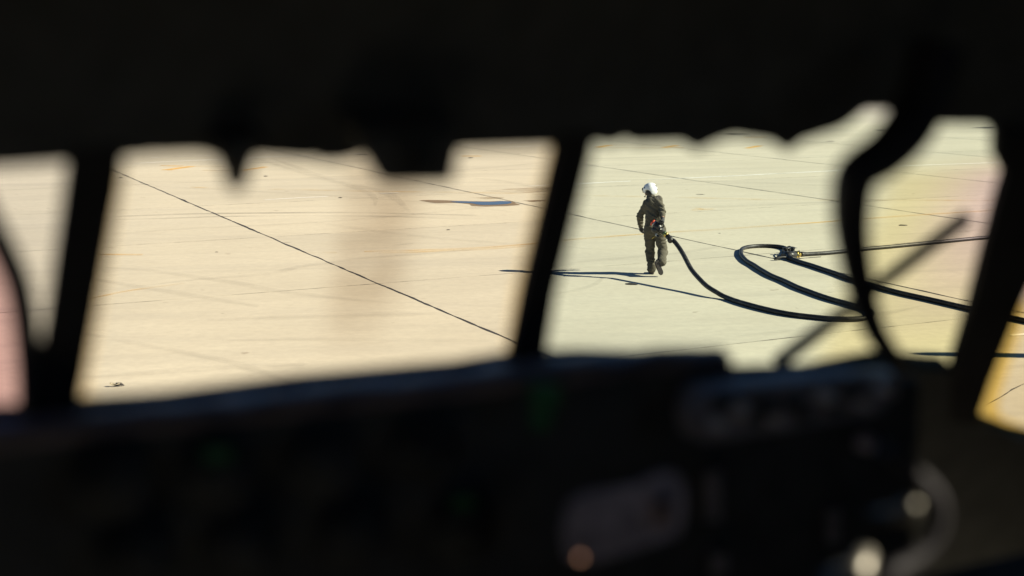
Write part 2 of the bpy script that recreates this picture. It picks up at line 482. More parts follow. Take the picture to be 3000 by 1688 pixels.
ck_loc = EYE + e1 * 0.7 + e2 * 0.2 - UP * 1.45
ck = empty('cockpit', ck_loc, 'dark aircraft cockpit around the view with sloping windshield posts and a black panel', 'cockpit')
T_FR = WN * 0.05
def poly(name, pix, mat, off=0.0, thick=0.05, parent=ck, bevel=0.006):
    return prism(name, [shield(x, y, off) for x, y in pix], WN * thick, mat, parent, False, bevel)
# header over the windows, with its uneven lower edge
poly('header', [(-3250, 520), (-900, 510), (0, 492), (190, 478), (345, 466), (440, 470), (480, 440), (560, 436), (600, 466), (640, 476), (780, 462), (900, 456), (926, 478), (972, 494), (1000, 462), (1080, 452), (1340, 440),
     (1620, 430), (1740, 420), (1800, 414), (1830, 424), (1860, 412), (2006, 406), (2024, 446), (2066, 450), (2088, 408), (2150, 400), (2270, 404), (2294, 448), (2328, 450), (2348, 402), (2450, 394), (2492, 372), (2512, 332), (2536, 312), (2604, 312), (2632, 345),
     (2700, 362), (2745, 352), (2900, 354), (2932, 380), (2960, 430), (3160, 440), (3860, 440), (3860, -520), (-3250, -900)], M['black'])
# posts between the panes
M['post_black'] = simple('matt_black_post', (0.040, 0.036, 0.034), 0.9, var=0.2, spec=0.1)
post = lambda pix: poly('windshield_post', pix, M['post_black'], -0.004, 0.016, bevel=0.003)
post([(196, 440), (372, 430), (362, 490), (358, 520), (240, 1150), (222, 1240), (80, 1280), (94, 1200), (138, 959), (200, 500)])
post([(1640, 400), (1750, 396), (1738, 440), (1630, 860), (1598, 1085), (1484, 1090), (1536, 850), (1638, 440)])
post([(2920, 380), (2950, 370), (3200, 400), (3200, 480), (3140, 520), (3066, 740), (2996, 890), (2904, 1118), (2862, 1248), (2784, 1240), (2784, 1160), (2798, 1050), (2846, 900), (2922, 600), (2954, 510), (2916, 462), (2920, 420)])
poly('windshield_post', [(-3250, 480), (-900, 480), (-900, 1400), (-3250, 1400)], M['post_black'], -0.004, 0.016, bevel=0.003)
poly('windshield_post', [(3300, 420), (3860, 420), (3860, 1500), (3300, 1450)], M['post_black'], -0.004, 0.016, bevel=0.003)
# sill below the panes
poly('sill', [(-3250, 1330), (-900, 1300), (0, 1272), (100, 1255), (210, 1225), (500, 1215), (900, 1160), (1365, 1116), (1500, 1092), (1730, 1078), (2110, 1078), (2170, 1136), (2400, 1118), (2560, 1084), (2600, 1078), (2660, 1078), (2806, 1084),
     (2812, 1215), (2840, 1240), (3000, 1292), (3860, 1460), (3860, 3000), (-3250, 3600)], M['black'], 0.003, 0.045)
# side frame that curves down at the picture's edge
bm = bmesh.new()
sweep(bm, spline([shield(x, y, 0.015) for x, y in ((-260, 250), (-120, 480), (-30, 655), (22, 755), (58, 850), (78, 980), (88, 1120), (90, 1280))], 8), [0.0135] * 57)
from_bm('side_window_frame', bm, M['black'], ck)
# panes of tinted glass
TH = 0.012
def axis_nodes(nt):
    pos = N(nt, 'ShaderNodeNewGeometry').outputs['Position']
    def along(d, a, b, smooth=True):
        dt = N(nt, 'ShaderNodeVectorMath', operation='DOT_PRODUCT'); nt.links.new(pos, dt.inputs[0]); dt.inputs[1].default_value = d
        mr = N(nt, 'ShaderNodeMapRange', interpolation_type='SMOOTHSTEP' if smooth else 'LINEAR')
        nt.links.new(dt.outputs['Value'], mr.inputs[0]); mr.inputs[1].default_value = a; mr.inputs[2].default_value = b
        return mr.outputs[0]
    return pos, along
def mul(nt, a, b):
    m = N(nt, 'ShaderNodeMath', operation='MULTIPLY')
    for s, v in zip(m.inputs, (a, b)):
        if isinstance(v, (int, float)): s.default_value = v
        else: nt.links.new(v, s)
    return m.outputs[0]
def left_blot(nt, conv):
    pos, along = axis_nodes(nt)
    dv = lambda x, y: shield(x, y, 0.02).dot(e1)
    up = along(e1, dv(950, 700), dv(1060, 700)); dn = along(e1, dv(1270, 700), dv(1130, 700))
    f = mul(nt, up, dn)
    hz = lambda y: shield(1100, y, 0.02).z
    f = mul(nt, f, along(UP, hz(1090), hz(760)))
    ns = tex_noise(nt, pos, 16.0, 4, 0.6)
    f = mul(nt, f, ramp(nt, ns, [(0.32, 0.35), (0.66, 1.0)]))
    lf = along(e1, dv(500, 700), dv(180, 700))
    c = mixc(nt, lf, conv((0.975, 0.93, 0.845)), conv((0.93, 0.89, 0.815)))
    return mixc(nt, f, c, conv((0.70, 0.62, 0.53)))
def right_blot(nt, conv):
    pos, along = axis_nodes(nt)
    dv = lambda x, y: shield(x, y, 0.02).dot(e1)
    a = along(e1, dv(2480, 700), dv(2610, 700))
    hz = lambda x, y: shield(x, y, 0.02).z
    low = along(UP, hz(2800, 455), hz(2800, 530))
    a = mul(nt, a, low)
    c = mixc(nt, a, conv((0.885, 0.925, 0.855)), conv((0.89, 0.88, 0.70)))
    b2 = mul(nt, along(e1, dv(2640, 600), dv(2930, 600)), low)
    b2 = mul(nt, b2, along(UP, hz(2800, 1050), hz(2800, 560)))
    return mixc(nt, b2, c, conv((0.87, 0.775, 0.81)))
def far_blot(nt, conv):
    pos, along = axis_nodes(nt)
    hz = lambda x, y: shield(x, y, 0.02).z
    return mixc(nt, along(UP, hz(2950, 960), hz(2950, 760)), conv((0.88, 0.83, 0.73)), conv((0.83, 0.68, 0.69)))
def pane(pix, mat, off=0.02, thick=TH, name='windshield_pane'):
    return prism(name, [shield(x, y, off) for x, y in pix], WN * thick, mat, ck)
pane([(-880, 440), (250, 430), (80, 1280), (-880, 1320)], glass_mat('glass_side', (0.86, 0.83, 0.79), TH))
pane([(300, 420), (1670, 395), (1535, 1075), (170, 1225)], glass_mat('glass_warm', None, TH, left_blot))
pane([(1675, 395), (2960, 330), (2985, 500), (2820, 1080), (2300, 1110), (1540, 1070)], glass_mat('glass_green', None, TH, right_blot))
pane([(3020, 470), (3320, 430), (3320, 1420), (2815, 1240)], glass_mat('glass_yellow', None, TH, far_blot))
# rose film on the low side pane and the amber seal of the far right one
pane([(-880, 620), (-60, 620), (10, 740), (60, 860), (84, 1000), (88, 1250), (-880, 1290)], glass_mat('rose_film', (0.88, 0.66, 0.72), 0.004), 0.034, 0.004, 'rose_film')
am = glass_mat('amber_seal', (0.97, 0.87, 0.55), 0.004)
pane([(2998, 880), (3016, 900), (2944, 1120), (2924, 1192), (2938, 1226), (3080, 1282), (3080, 1330), (2822, 1258), (2880, 1115)], am, 0.034, 0.004, 'edge_tint')
fringe_mat = glass_mat('pale_amber_fringe', (0.96, 0.86, 0.70), 0.004)  # pale strips that tint in the warm blurred fringe along the posts
pane([(340, 500), (372, 500), (262, 1130), (300, 1195), (210, 1215), (226, 1140)], fringe_mat, 0.034, 0.004, 'edge_tint')
pane([(1628, 430), (1606, 430), (1500, 860), (1474, 1060), (1490, 1062), (1528, 860)], fringe_mat, 0.034, 0.004, 'edge_tint')
# padded glare shield under the windshield
def loft(name, far, near, ffar, fnear, mat, parent, drop=0.035, seed=0.0):
    xs = np.arange(far[0][0], far[-1][0] + 1, 18.0)
    yf = np.interp(xs, [p[0] for p in far], [p[1] for p in far]); yn = np.interp(xs, [p[0] for p in near], [p[1] for p in near])
    bm = bmesh.new(); rows = []
    for x, a, b in zip(xs, yf, yn):
        col = []
        A, B = upright(x, a, ffar), upright(x, b, fnear)
        for t in np.linspace(0, 1, 6):
            p = A.lerp(B, t) + UP * (0.006 * math.sin(math.pi * t) + 0.006 * noise.noise(Vector((x * 0.008, t * 2, seed))))
            col.append(p)
        col += [B - UP * drop * 0.5 - e2 * 0.004, B - UP * drop, B - UP * drop + e2 * (ffar - fnear) * 0.8, A - UP * drop * 0.6]
        rows.append([bm.verts.new(p) for p in col])
    for r0, r1 in zip(rows[:-1], rows[1:]):
        n = len(r0)
        for k in range(n): bm.faces.new((r0[k], r0[(k + 1) % n], r1[(k + 1) % n], r1[k]))
    bm.faces.new(rows[0]); bm.faces.new(rows[-1][::-1])
    return from_bm(name, bm, mat, parent)
loft('glareshield', [(-700, 1295), (60, 1228), (258, 1207), (491, 1190), (666, 1164), (899, 1132), (1074, 1110), (1365, 1086), (1499, 1062), (1598, 1048), (1730, 1030), (2105, 1022), (2132, 1036), (2152, 1080)],
     [(-700, 1330), (60, 1257), (258, 1234), (724, 1186), (1074, 1148), (1481, 1102), (1598, 1086), (1730, 1070), (1928, 1046), (2105, 1034), (2132, 1048), (2152, 1092)], 1.56, 1.47, M['black_soft'], ck, 0.022, 1.0)
loft('glareshield', [(2160, 1104), (2300, 1106), (2420, 1096), (2560, 1080), (2640, 1086)], [(2160, 1156), (2300, 1146), (2420, 1130), (2560, 1112), (2640, 1104)], 1.54, 1.43,
     simple('grey_padding', (0.50, 0.40, 0.36), 0.6, var=0.3, scale=18, spec=0.4), ck, 0.03, 4.0)
# instrument panel and the rest of the shell
def slabbox(name, s0, s1, f0, f1, z0, z1, mat=M['black'], parent=ck):
    bm = bmesh.new()
    c = EYE + e1 * (s0 + s1) / 2 + e2 * (f0 + f1) / 2 + UP * (z0 + z1) / 2
    add_box(bm, c, e1 * (s1 - s0) / 2, e2 * (f1 - f0) / 2, UP * (z1 - z0) / 2)
    return from_bm(name, bm, mat, parent, smooth=False)
ip = slabbox('instrument_panel', -0.63, 1.06, 1.49, 1.53, -1.40, -0.405)
slabbox('instrument_panel', 1.0605, 1.40, 1.49, 1.53, -1.40, -0.475)
slabbox('side_console', 1.402, 2.06, 1.30, 1.52, -1.40, -0.80)
slabbox('floor', -0.70, 2.14, -1.30, 1.6, -1.46, -1.412, simple('grey_floor', (0.20, 0.195, 0.185), 0.85, var=0.2, scale=8))
slabbox('roof', -0.70, 2.14, -1.30, 1.25, 0.62, 0.67)
slabbox('roof', -0.70, 2.14, 1.05, 1.28, 0.20, 0.615)
slabbox('rear_bulkhead', -0.70, 2.14, -1.36, -1.312, -1.41, 0.67, simple('grey_bulkhead', (0.24, 0.235, 0.22), 0.85, var=0.15, scale=5))
slabbox('overhead_panel', -0.10, 1.35, 0.55, 1.04, 0.13, 0.24)
# walls with unseen side windows, shaped and placed for the light they let in
SUNT = upright(2600, 1575, 1.12)                     # where the small right opening is aimed to throw its sunbeam
k = (2.08 - (SUNT - EYE).dot(e1)) / SUN.dot(e1)
WC = SUNT + SUN * k - EYE
wf, wz = WC.dot(e2), WC.z
GREY = simple('grey_cabin_lining', (0.22, 0.215, 0.20), 0.8, var=0.15, scale=6)
def wall(s0, s1, f0, f1, z0, z1, holes):
    f = f0
    for a, b, za, zb in holes:
        slabbox('side_wall', s0, s1, f, a, z0, z1, GREY if f < 0 else M['black'])
        slabbox('side_wall', s0, s1, a + .0005, b - .0005, z0, za, GREY if a < 0 else M['black']); slabbox('side_wall', s0, s1, a + .0005, b - .0005, zb, z1, GREY if a < 0 else M['black'])
        c = EYE + e1 * (s0 + s1) / 2 + e2 * (a + b) / 2 + UP * (za + zb) / 2
        bm = bmesh.new(); add_box(bm, c, e1 * 0.005, e2 * ((b - a) / 2 - .002), UP * ((zb - za) / 2 - .002))
        from_bm('side_pane', bm, SIDEGLASS, ck, smooth=False)
        f = b
    slabbox('side_wall', s0, s1, f, f1, z0, z1)
    prism('side_wall', [EYE + e1 * s0 + e2 * a + UP * b for a, b in ((f1 + .001, z0), (f1 + .60, z0), (f1 + .08, z0 + 1.0), (f1 + .001, z0 + 1.12))], e1 * (s1 - s0), M['black'], ck)
SIDEGLASS = glass_mat('glass_side_window', (0.9, 0.9, 0.87), 0.01)
wall(2.08, 2.14, -1.31, 1.50, -1.41, 0.62, [(-1.15, -0.20, -0.30, 0.45), (wf - 0.10, wf + 0.07, wz - 0.07, wz + 0.09)])
wall(-0.70, -0.64, -1.31, 1.50, -1.41, 0.62, [(-1.15, 0.10, -0.35, 0.45)])
# a small latch hanging from the header
bm = bmesh.new()
sweep(bm, [shield(690, 400, -0.03), shield(690, 450, -0.03), shield(691, 500, -0.03), shield(692, 536, -0.03), shield(692, 548, -0.03)], [0.028, 0.022, 0.015, 0.012, 0.008])
from_bm('latch_knob', bm, M['black'], ck)
# windshield wiper lying across the outside of the glass
wi = empty('wiper', shield(2290, 1056, 0.08) - ck_loc); wi.parent = ck
WL = lambda t, off: shield(2272 + (2836 - 2272) * t, 1068 + (634 - 1068) * t, off)
bm = bmesh.new(); sweep(bm, [WL(t, 0.075) for t in (0, .2, .45, .62)], [0.0125, 0.0115, 0.0095, 0.007]); from_bm('wiper_arm', bm, M['wiper'], wi)
bm = bmesh.new(); sweep(bm, [WL(t, 0.052) for t in (.30, .36, .6, .9, .985, 1.0)], [0.006, 0.0095, 0.0105, 0.0115, 0.0115, 0.009]); from_bm('wiper_blade', bm, M['wiper'], wi)
# switch panel on the right, with its knobs and dials
def panel_box(name, pix, fwd, thick, mat, parent, bevel=0.003):
    return prism(name, [upright(x, y, fwd) for x, y in pix], e2 * thick, mat, parent, False, bevel)
sp = panel_box('switch_panel', [(2050, 1225), (2075, 1150), (2160, 1138), (2560, 1096), (2625, 1110), (2618, 1170), (2575, 1215), (2300, 1262), (2060, 1300)], 1.40, 0.06, M['grey_panel'], ck)
def knob(px, py, r, fwd, mat, parent, name='knob', length=0.018):
    c = upright(px, py, fwd); bm = bmesh.new()
    sweep(bm, [c + e2 * 0.004, c, c - e2 * length * 0.8, c - e2 * length], [r * 1.15, r, r * 0.92, r * 0.7], 16)
    return from_bm(name, bm, mat, parent)
for px, py, r, mt in ((2160, 1196, 0.010, 'ivory'), (2205, 1225, 0.008, 'black'), (2245, 1190, 0.010, 'black'), (2262, 1225, 0.007, 'ivory'), (2320, 1180, 0.010, 'black'), (2345, 1215, 0.008, 'black'), (2410, 1158, 0.010, 'ivory'), (2440, 1195, 0.008, 'black'), (2490, 1145, 0.010, 'black'), (2520, 1180, 0.007, 'ivory'), (2570, 1132, 0.009, 'ivory'), (2095, 1240, 0.008, 'ivory'), (2110, 1180, 0.009, 'black')):
    knob(px, py, r, 1.395, M[mt], sp)
knob(2532, 1296, 0.013, 1.46, M['grey_card'], ip)
knob(1740, 1640, 0.010, 1.46, M['black'], ip)
for px, py, hw, hh in ((2092, 1455, 24, 72), (2110, 1655, 22, 30), (2445, 1545, 16, 50)):
    panel_box('placard', [(px - hw, py - hh), (px + hw, py - hh), (px + hw, py + hh), (px - hw, py + hh)], 1.462, 0.008, M['grey_panel'], ip, 0.001)
# dials of the main panel
def dial(px, py, r, fwd=1.46):
    c = upright(px, py, fwd); bm = bmesh.new()
    sweep(bm, [c + e2 * 0.012, c - e2 * 0.006, c - e2 * 0.006, c - e2 * 0.002, c - e2 * 0.002], [r, r, r * 0.86, r * 0.84, 0.001], 28)
    return from_bm('dial', bm, M['black'], ip)
for px, py in ((330, 1420), (640, 1400), (950, 1370), (1250, 1330), (400, 1640), (720, 1610), (1040, 1580), (1360, 1560)):
    dial(px, py, 0.042)
def glow_mat(name, col, e):
    m, nt, b = new_mat(name); b.inputs['Base Color'].default_value = (0.03, 0.035, 0.03, 1); b.inputs['Emission Color'].default_value = (*col, 1); b.inputs['Emission Strength'].default_value = e
    return m
gl = glow_mat('green_lamp', (0.05, 0.9, 0.15), 0.0022)
for px, py, hw, hh in ((1600, 1162, 40, 34), (1588, 1232, 26, 26), (640, 1335, 40, 18), (1360, 1475, 26, 14)):
    panel_box('annunciator_lamp', [(px - hw, py - hh), (px + hw, py - hh), (px + hw, py + hh), (px - hw, py + hh)], 1.43, 0.006, gl, ip, 0)
c = upright(1700, 1634, 1.30); bm = bmesh.new()  # small glowing bead standing in for an amber highlight
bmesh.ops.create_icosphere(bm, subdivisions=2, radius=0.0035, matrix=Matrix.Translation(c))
from_bm('highlight_bead', bm, glow_mat('amber_highlight', (0.9, 0.45, 0.26), 0.38), ip)

# ---- loose or separately mounted things inside
# compass under the header
cb = shield(1220, 420, -0.05)
comp = empty('compass', cb, 'black box-shaped standby compass hanging from the header over the warm-tinted pane', 'compass')
prism('housing', [shield(x, y, -0.09) for x, y in ((1040, 405), (1072, 470), (1110, 536), (1130, 546), (1322, 542), (1336, 530), (1340, 430), (1350, 395))], WN * 0.08, M['black'], comp, False, 0.006)
c = shield(1222, 462, -0.092); bm = bmesh.new()
sweep(bm, [c + WN * 0.004, c - WN * 0.004, c - WN * 0.004, c, c], [0.021, 0.021, 0.017, 0.016, 0.001], 24)
from_bm('dial_ring', bm, M['black'], comp)
bm = bmesh.new(); sweep(bm, [shield(1225, 400, -0.05), shield(1228, 330, -0.03)], 0.014); from_bm('bracket', bm, M['black'], comp)
# cord hanging across the green pane
cp = [upright(x, y, f) for x, y, f in ((2740, 150, 1.28), (2700, 290, 1.27), (2662, 372, 1.26), (2598, 446, 1.25), (2530, 490, 1.25), (2500, 535, 1.25), (2492, 630, 1.26), (2498, 710, 1.27), (2514, 805, 1.29), (2540, 905, 1.31), (2572, 985, 1.34), (2640, 1082, 1.40))]
cpp = spline(cp, 8)
rad = np.interp(np.linspace(0, 1, len(cpp)), [0, 0.2, 0.35, 0.46, 0.6, 0.8, 1.0], [0.034, 0.031, 0.027, 0.025, 0.022, 0.018, 0.013])
bm = bmesh.new(); sweep(bm, cpp, list(rad))
cord = from_bm('headset_cord', bm, M['cable'], None, origin=cp[-1])
tag(cord, 'thick black cord hanging in a bend from the header across the green-tinted pane', 'cord')
# control yoke in the low right of the view
yk = empty('control_yoke', upright(2640, 1720, 1.12), 'grey control yoke with polished metal knobs catching the sun below the panel', 'control yoke')
arc = spline([upright(x, y, 1.12) for x, y in ((2560, 1800), (2600, 1690), (2660, 1652), (2722, 1600), (2752, 1535), (2752, 1480), (2725, 1430), (2660, 1370), (2600, 1320))], 8)
bm = bmesh.new(); sweep(bm, arc, 0.010); from_bm('rim', bm, simple('grey_yoke', (0.026, 0.023, 0.025), 0.6, var=0.2, spec=0.3), yk)
c = upright(2652, 1498, 1.10); bm = bmesh.new()
sweep(bm, [upright(2690, 1470, 1.09), upright(2680, 1478, 1.09), c, upright(2632, 1512, 1.11), upright(2600, 1508, 1.13), upright(2540, 1514, 1.15)], [0.004, 0.010, 0.012, 0.010, 0.008, 0.006])
from_bm('trim_knob', bm, M['metal'], yk)
c = upright(2478, 1742, 1.10); bm = bmesh.new()
bmesh.ops.create_uvsphere(bm, u_segments=20, v_segments=12, radius=0.034, matrix=Matrix.Translation(c))
sweep(bm, [c, upright(2520, 1660, 1.11), upright(2540, 1612, 1.115)], [0.024, 0.014, 0.009])
from_bm('hub', bm, M['metal'], yk)
# chart card clipped low on the panel
chart = prism('chart_card', [upright(x, y, 1.30) for x, y in ((1664, 1640), (1652, 1560), (1668, 1478), (1720, 1446), (1880, 1424), (1920, 1392), (1975, 1384), (2010, 1410), (2014, 1500), (1990, 1570), (1860, 1612), (1740, 1650))], e2 * 0.006, M['grey_card'], None, False, 0.001)
tag(chart, 'dim grey chart card clipped to the dark panel below the windshield', 'card')
bm = bmesh.new(); add_box(bm, upright(1940, 1500, 1.29), e1 * 0.012, UP * 0.016, e2 * 0.004, 0.002)
from_bm('clip', bm, M['brown'], chart)
#@@OUTSIDE
# ================================================================== HOSES
M['hose'] = simple('black_hose_rubber', (0.017, 0.016, 0.017), 0.5, var=0.35, scale=6, bump=0.2, spec=0.35)
if True:                                                        # dust and scuffs on the rubber
    nt = M['hose'].node_tree; b = nt.nodes['Principled BSDF']
    old = b.inputs['Base Color'].links[0].from_socket
    sc = tex_noise(nt, mapped(nt, (7, 7, 7)), 1.0, 5, 0.7)
    nt.links.new(mixc(nt, ramp(nt, sc, [(0.52, 0.0), (0.72, 0.5)]), old, (0.13, 0.12, 0.10)), b.inputs['Base Color'])
M['brass'] = simple('brass', (0.62, 0.45, 0.12), 0.35, 1.0, var=0.2, scale=30)
M['brass_green'] = simple('anodised_green', (0.09, 0.14, 0.07), 0.4, 0.6, var=0.25, scale=30)
M['steel'] = simple('dull_steel', (0.45, 0.44, 0.42), 0.35, 1.0, var=0.25, scale=30)
M['dark_metal'] = simple('dark_cast_metal', (0.035, 0.033, 0.032), 0.42, 0.3, var=0.4, scale=30)
M['red'] = simple('red_ring_paint', (0.55, 0.07, 0.03), 0.45, var=0.2, scale=30)
MAN = gnd(1913, 804)
HR = 0.043
def hose_pts(pix, r=HR): return [gnd(x, y, r) for x, y in pix]
def hose(name, pts, label, group=None):
    pts = even(spline(pts, 10), 0.06)
    pts = [p + Vector((noise.noise(p * 1.3), noise.noise(p * 1.3 + Vector((5, 0, 0))), 0)) * .035 * min(1, i / 20, (len(pts) - 1 - i) / 10) for i, p in enumerate(pts)]
    rads = [HR * (1 + 0.012 * math.sin(i * 2.1)) for i in range(len(pts))]
    bm = bmesh.new(); sweep(bm, pts, rads, 16)
    o = from_bm(name, bm, M['hose'], None, origin=pts[0].copy())
    tag(o, label, 'hose', group or 'black fuel hoses on the apron'); return o, pts
def lathe(bm, a, d, prof, seg=20):
    """profile of (distance along d, radius) from point a"""
    d = d.normalized(); sweep(bm, [a + d * s for s, r in prof], [r for s, r in prof], seg)
def lathe_fix(bm, a, d, prof, seg=20):
    # sweep measures tangents between neighbours, so coincident steps get a hair of length
    out, last = [], -1e9
    for s, r in prof:
        if s <= last + 1e-4: s = last + 1e-3
        out.append((s, r)); last = s
    lathe(bm, a, d, out, seg)
# nozzle axis, hanging behind the person's right hip
nz_a = at_y(1914, 653, MAN.y - 0.26)
nz_b = at_y(1966, 702, MAN.y - 0.52)
nz_d = (nz_b - nz_a).normalized(); nz_L = (nz_b - nz_a).length
tip = at_y(1975, 707, MAN.y - 0.56)
g0 = gnd(2128, 872, HR)
air = []
for px, py, t in ((1990, 727, .12), (2012, 764, .32), (2036, 800, .52), (2064, 830, .70), (2096, 854, .88)):
    air.append(at_y(px, py, tip.y + (g0.y - tip.y) * t))
h1, _ = hose('fuel_hose', [nz_b, tip] + air + [g0] + hose_pts([(2200, 895), (2300, 918), (2400, 931), (2480, 935), (2535, 932), (2556, 920), (2540, 908), (2490, 893), (2420, 872), (2320, 834), (2250, 802), (2195, 768), (2170, 742), (2180, 727), (2220, 721), (2270, 722), (2302, 728), (2305, 738), (2296, 748)]),
     'black fuel hose running from the nozzle in a long loop to the brass coupling')
h2, _ = hose('fuel_hose', hose_pts([(2348, 746), (2380, 744), (2440, 740), (2539, 729), (2650, 719), (2760, 708), (2880, 697), (3000, 688), (3200, 674)]), 'black fuel hose leaving the brass coupling towards the edge, the farther of two')
h3, _ = hose('fuel_hose', hose_pts([(2312, 756), (2340, 766), (2400, 785), (2500, 819), (2600, 849), (2720, 877), (2830, 902), (2990, 937), (3200, 980)]), 'black fuel hose leaving the brass coupling slantwise, the nearer of two')

# coupling where the three hoses meet
cc = gnd(2320, 752, 0.05)
cpl = empty('hose_coupling', Vector((cc.x, cc.y, 0)), 'dark metal hose coupling with a brass collar joining three hoses on the ground', 'coupling')
pA, pB, pC = gnd(2296, 746, 0.07), gnd(2352, 746, 0.05), gnd(2312, 755, 0.05)
mid = gnd(2310, 748, 0.08)
bm = bmesh.new()
dB = (pB - mid).normalized(); dA = (pA - mid).normalized(); dC = (pC - mid).normalized()
sweep(bm, [pA, mid + UP * 0.01, gnd(2330, 747, .07)], [0.065, 0.075, 0.06], 16)
sweep(bm, [mid, pC + (pC - mid) * 0.4], [0.06, 0.052], 16)
from_bm('body', bm, M['dark_metal'], cpl)
bm = bmesh.new(); q = gnd(2330, 746.5, 0.06); dd = (gnd(2350, 745.5, .05) - q).normalized()
lathe_fix(bm, q, dd, [(0, .05), (.01, .075), (.03, .078), (.035, .066), (.055, .066), (.06, .078), (.08, .076), (.09, .055), (.13, .052)])
from_bm('brass_collar', bm, M['brass'], cpl)
bm = bmesh.new(); q = gnd(2346, 745.5, 0.05)
lathe_fix(bm, q, dd, [(0, .055), (.02, .06), (.03, .052), (.05, .058), (.06, .05), (.08, .056), (.09, .048), (.16, .046)])
from_bm('ferrule', bm, M['dark_metal'], cpl)
bm = bmesh.new(); q = pC; d3 = (gnd(2345, 768, .045) - pC).normalized()
lathe_fix(bm, q, d3, [(0, .055), (.03, .06), (.04, .05), (.09, .05), (.1, .056), (.13, .05), (.2, .047)])
from_bm('ferrule', bm, M['dark_metal'], cpl)
for a, b, r in (((2300, 744), (2292, 732), .014), ((2318, 744), (2330, 737), .013), ((2337, 748), (2342, 758), .012), ((2345, 742), (2338, 736), .010)):
    bm = bmesh.new(); p, q = gnd(*a, 0.10), gnd(*b, 0.09)
    sweep(bm, [p, p.lerp(q, .5) + UP * 0.03, q], [r, r * .9, r * .7], 10); from_bm('cam_lever', bm, M['dark_metal'], cpl)
for q, r, hgt in ((gnd(2300, 747), .07, .13), (gnd(2322, 749), .06, .15), (gnd(2312, 742), .05, .12)):
    bm = bmesh.new(); lathe_fix(bm, q + UP * .03, UP, [(0, r * .8), (.01, r), (hgt * .45, r), (hgt * .5, r * .7), (hgt * .75, r * .7), (hgt * .8, r * .95), (hgt, r * .9), (hgt + .01, r * .3)], 8)
    from_bm('valve_cap', bm, M['dark_metal'], cpl, smooth=False)
for q, dx in ((gnd(2312, 745), .16), (gnd(2326, 744), -.12)):
    bm = bmesh.new(); add_box(bm, q + UP * .14, Vector((dx / 2, dx / 4, .015)), Vector((-.008, .016, 0)), Vector((0, 0, .008)), .003); from_bm('valve_handle', bm, M['steel'], cpl, smooth=False)
bm = bmesh.new(); p = gnd(2306, 755, 0.05); q = gnd(2268, 759, 0.035)
sweep(bm, spline([p, p.lerp(q, .4) + UP * .02, q], 4), [0.028] * 5 + [0.03, .035, .03, .02], 12)
lathe_fix(bm, gnd(2284, 757, .0), UP, [(0.004, .05), (.02, .06), (.05, .055), (.06, .03)])
from_bm('drain_valve', bm, M['dark_metal'], cpl)
bm = bmesh.new(); sweep(bm, spline([gnd(2320, 757, .05), gnd(2350, 757, .008), gnd(2385, 754, .008), gnd(2405, 752.5, .008)], 6), 0.008, 8); from_bm('tether', bm, M['dark_metal'], cpl)

# ================================================================== NOZZLE
nz = empty('fuel_nozzle', Vector((nz_a.x, nz_a.y, nz_a.z - 0.12)), 'dark refuelling nozzle with a red front ring carried behind the walking person', 'nozzle')
L = nz_L
side = nz_d.cross(UP).normalized(); nup = side.cross(nz_d).normalized()
def npart(name, prof, mat, seg=24):
    bm = bmesh.new(); lathe_fix(bm, nz_a, nz_d, [(s, r) for s, r in prof], seg); return from_bm(name, bm, mat, nz)
npart('front_ring', [(-.02, .045), (-.018, .062), (-.005, .068), (.018, .068), (.022, .06)], M['red'])
npart('steel_band', [(.023, .055), (.024, .066), (.05, .066), (.052, .055)], M['steel'])
npart('housing', [(.053, .05), (.055, .072), (.08, .080), (.15, .080), (.17, .070), (.19, .058), (.205, .056), (.21, .064), (.235, .064), (.24, .048), (.30, .046)], M['dark_metal'])
npart('swivel', [(.301, .035), (.302, .043), (.315, .047), (.325, .043), (.335, .043)], M['brass_green'])
npart('brass_coupling', [(.336, .035), (.337, .047), (.35, .052), (.36, .047), (.365, .053), (.378, .053), (.384, .045)], M['brass'])
npart('hose_end', [(.385, .035), (.386, .048), (L - .02, .050), (L + .03, .046)], M['hose'])
# big flow-control drum hanging under the housing
bm = bmesh.new(); q = nz_a + nz_d * 0.11 - nup * 0.03
lathe_fix(bm, q, (-UP - Vector((0, 0.5, 0)) - Vector((.5, 0, 0))).normalized(), [(0, .07), (.05, .075), (.09, .07), (.11, .05), (.115, .03)])
from_bm('valve_drum', bm, M['dark_metal'], nz)
q = at_y(1923, 690, MAN.y - 0.34)
bm = bmesh.new(); sweep(bm, [nz_a + nz_d * .13 - nup * .05, q + UP * .02, q], [.02, .017, .015], 12)
bmesh.ops.create_uvsphere(bm, u_segments=12, v_segments=8, radius=.026, matrix=Matrix.Translation(q))
from_bm('crank', bm, M['steel'], nz)
bm = bmesh.new(); sweep(bm, [q, at_y(1916, 695, MAN.y - .37), at_y(1910, 700, MAN.y - .38)], [.007, .006, .005], 8); from_bm('crank_lever', bm, M['brass'], nz)
bm = bmesh.new(); bmesh.ops.create_uvsphere(bm, u_segments=14, v_segments=10, radius=.030, matrix=Matrix.Translation(at_y(1927, 693, MAN.y - .36))); from_bm('bleed_valve', bm, M['dark_metal'], nz)
